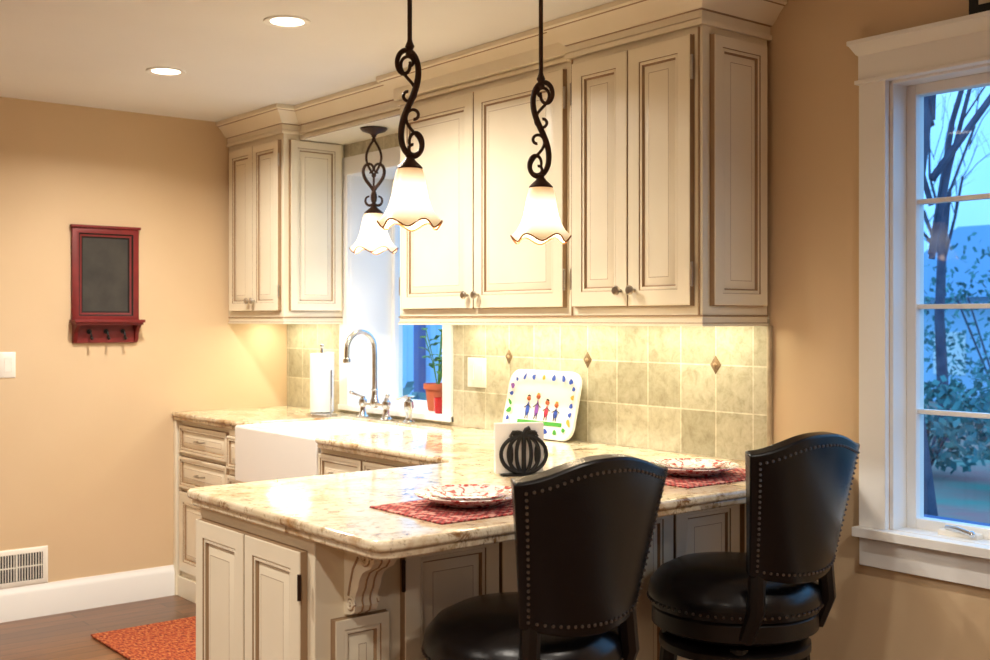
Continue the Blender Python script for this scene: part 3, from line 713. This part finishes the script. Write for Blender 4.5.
e=empty('red_mug',(3.02,4.13,.960)); b=MB(); b.lathe([(.0001,0),(.026,0),(.030,.01),(.031,.07),(.028,.07),(.027,.012),(.0001,.012)],I4,24,'redglaze'); b.tube([(.03,0,.06),(.05,0,.055),(.052,0,.03),(.031,0,.018)],.004,'redglaze'); b.build('mug_body',e)

# ------------------------------------------------------------------ outside
MB().box((3.30,-30,-.6),(70,60,-.55),'lawn').build('ground_outside')
MB().box((3.32,4.4,-.549),(7.2,14,-.50),'patio').build('patio_slab')
def tree(x,y,r,h,seed,depth=5,sp=.75):
    rr_=random.Random(seed); e=empty('bare_tree',(x,y,-.55)); m_=MB()
    def br(p,d,l_,r_,n_):
        q_=p+d*l_; mid=p+d*l_*.5+Vector((rr_.uniform(-1,1),rr_.uniform(-1,1),0))*l_*.06
        m_.tube([p,mid,q_],[r_,r_*.8,r_*.62],'bark',7 if n_>3 else 4)
        if n_<=0: return
        for i in range(4 if n_<depth else 6):
            d2=(d*.8+Vector((rr_.uniform(-1,1),rr_.uniform(-1,1),rr_.uniform(-.3,.7)))*sp).normalized(); br(p.lerp(q_,rr_.uniform(.55,1)),d2,l_*rr_.uniform(.35,.6),r_*.30,n_-1)
    br(Vector((0,0,0)),Vector((0.03,0.02,1)),h,r,depth); m_.build('trunk_and_branches',e)
tree(8.0,4.62,.10,4.0,1,4); tree(17,9.6,.10,4,3,4); tree(18.5,6.8,.12,5,4,3); tree(13,19.2,.12,4,6,3)
def shrub(x,y,r,h,seed,n=900):
    rr_=random.Random(seed); e=empty('leafy_shrub',(x,y,-.55)); m_=MB()
    for i in range(5): a=i*1.26; m_.tube([(0,0,0),(.5*r*math.cos(a),.5*r*math.sin(a),h*.7)],.02,'bark',5)
    for i in range(n):
        a=rr_.uniform(0,6.28); u_=rr_.uniform(-1,1); rad=rr_.uniform(.7,1.0)*(1+.15*math.sin(3*a)+.12*math.sin(5*u_+a))
        c=Vector((r*rad*math.cos(a)*math.sqrt(1-u_*u_),r*rad*math.sin(a)*math.sqrt(1-u_*u_),h*.55+h*.45*rad*u_))
        p1=Vector((rr_.uniform(-1,1),rr_.uniform(-1,1),rr_.uniform(-1,1))).normalized()*.07; p2=Vector((rr_.uniform(-1,1),rr_.uniform(-1,1),rr_.uniform(-1,1))).normalized()*.05
        m_.add([c-p1,c+p2,c+p1,c-p2],[(0,1,2,3)],'pine')
    m_.build('leaves',e,recalc=False)
shrub(12.5,6.0,.9,1.5,1); shrub(21,10.6,2.0,3.4,3,1400); shrub(6.6,9.9,.5,1.3,5,700); shrub(13,7.6,.8,1.2,6)
e=empty('neighbor_house'); b=MB(); b.box((25,9,-.55),(33,15.5,1.9),'siding'); b.add([(24.5,8.5,1.9),(24.5,16,1.9),(33.5,16,1.9),(33.5,8.5,1.9),(29,8.5,3.9),(29,16,3.9)],[(0,1,5,4),(2,3,4,5),(0,4,3),(1,2,5)],'roof')
for y in (10,12,13.6): b.box((24.97,y,0.1),(25,y+.8,1.1),'trim')
b.build('house_body',e)
e=empty('garden_fence'); b=MB()
for i in range(40): y=8.6+i*.145; b.box((7.5,y,-.55),(7.53,y+.135,1.35),'siding')
b.box((7.53,8.6,-.2),(7.57,14.4,-.1),'siding').box((7.53,8.6,.95),(7.57,14.4,1.05),'siding')
for y in (8.6,10.55,12.5): b.box((7.40,y,-.55),(7.5,y+.1,1.5),'deck')
b.build('fence_boards',e)
e=empty('deck_railing'); b=MB(); b.box((5.2,-2,.34),(5.28,3.25,.40),'deck').box((5.22,-2,-.40),(5.26,3.25,-.34),'deck')
for i in range(42): y=-2+i*.123; b.box((5.225,y,-.38),(5.255,y+.03,.35),'deck')
for y in (-2,.9,3.2): b.box((5.19,y,-.56),(5.29,y+.1,.46),'deck')
b.build('rails',e)
# world
wd=bpy.data.worlds.new('dusk_sky'); S.world=wd; wd.use_nodes=True; nt=wd.node_tree
bg=nt.nodes['Background']; tc=nt.nodes.new('ShaderNodeTexCoord'); sx=nt.nodes.new('ShaderNodeSeparateXYZ'); cr=nt.nodes.new('ShaderNodeValToRGB')
nt.links.new(tc.outputs['Generated'],sx.inputs[0]); nt.links.new(sx.outputs['Z'],cr.inputs['Fac'])
el=cr.color_ramp.elements; el[0].position=0; el[0].color=lin((24,100,186)); el[1].position=.5; el[1].color=lin((96,168,236)); e_=el.new(.12); e_.color=lin((64,146,220))
nz=nt.nodes.new('ShaderNodeTexNoise'); nz.inputs['Scale'].default_value=6; nt.links.new(tc.outputs['Generated'],nz.inputs['Vector'])
mx=nt.nodes.new('ShaderNodeMix'); mx.data_type='RGBA'; nt.links.new(nz.outputs['Fac'],mx.inputs[0]); nt.links.new(cr.outputs['Color'],mx.inputs[6]); mx.inputs[7].default_value=lin((150,204,246)); nt.links.new(mx.outputs[2],bg.inputs['Color'])
bg.inputs['Strength'].default_value=2.6

# ------------------------------------------------------------------ camera
cd=bpy.data.cameras.new('camera'); cam=bpy.data.objects.new('camera',cd); COL.objects.link(cam)
cam.location=(0,0,1.38); cam.rotation_euler=(math.pi/2,0,-math.radians(38.9)); cd.sensor_width=36; cd.lens=36*1134/990; cd.shift_y=-10/990; cd.clip_start=.05
cd.dof.use_dof=True; cd.dof.focus_distance=3.4; cd.dof.aperture_fstop=5.6
S.camera=cam
S.view_settings.view_transform='Standard'
S.view_settings.look='None'
S.view_settings.exposure=0.03
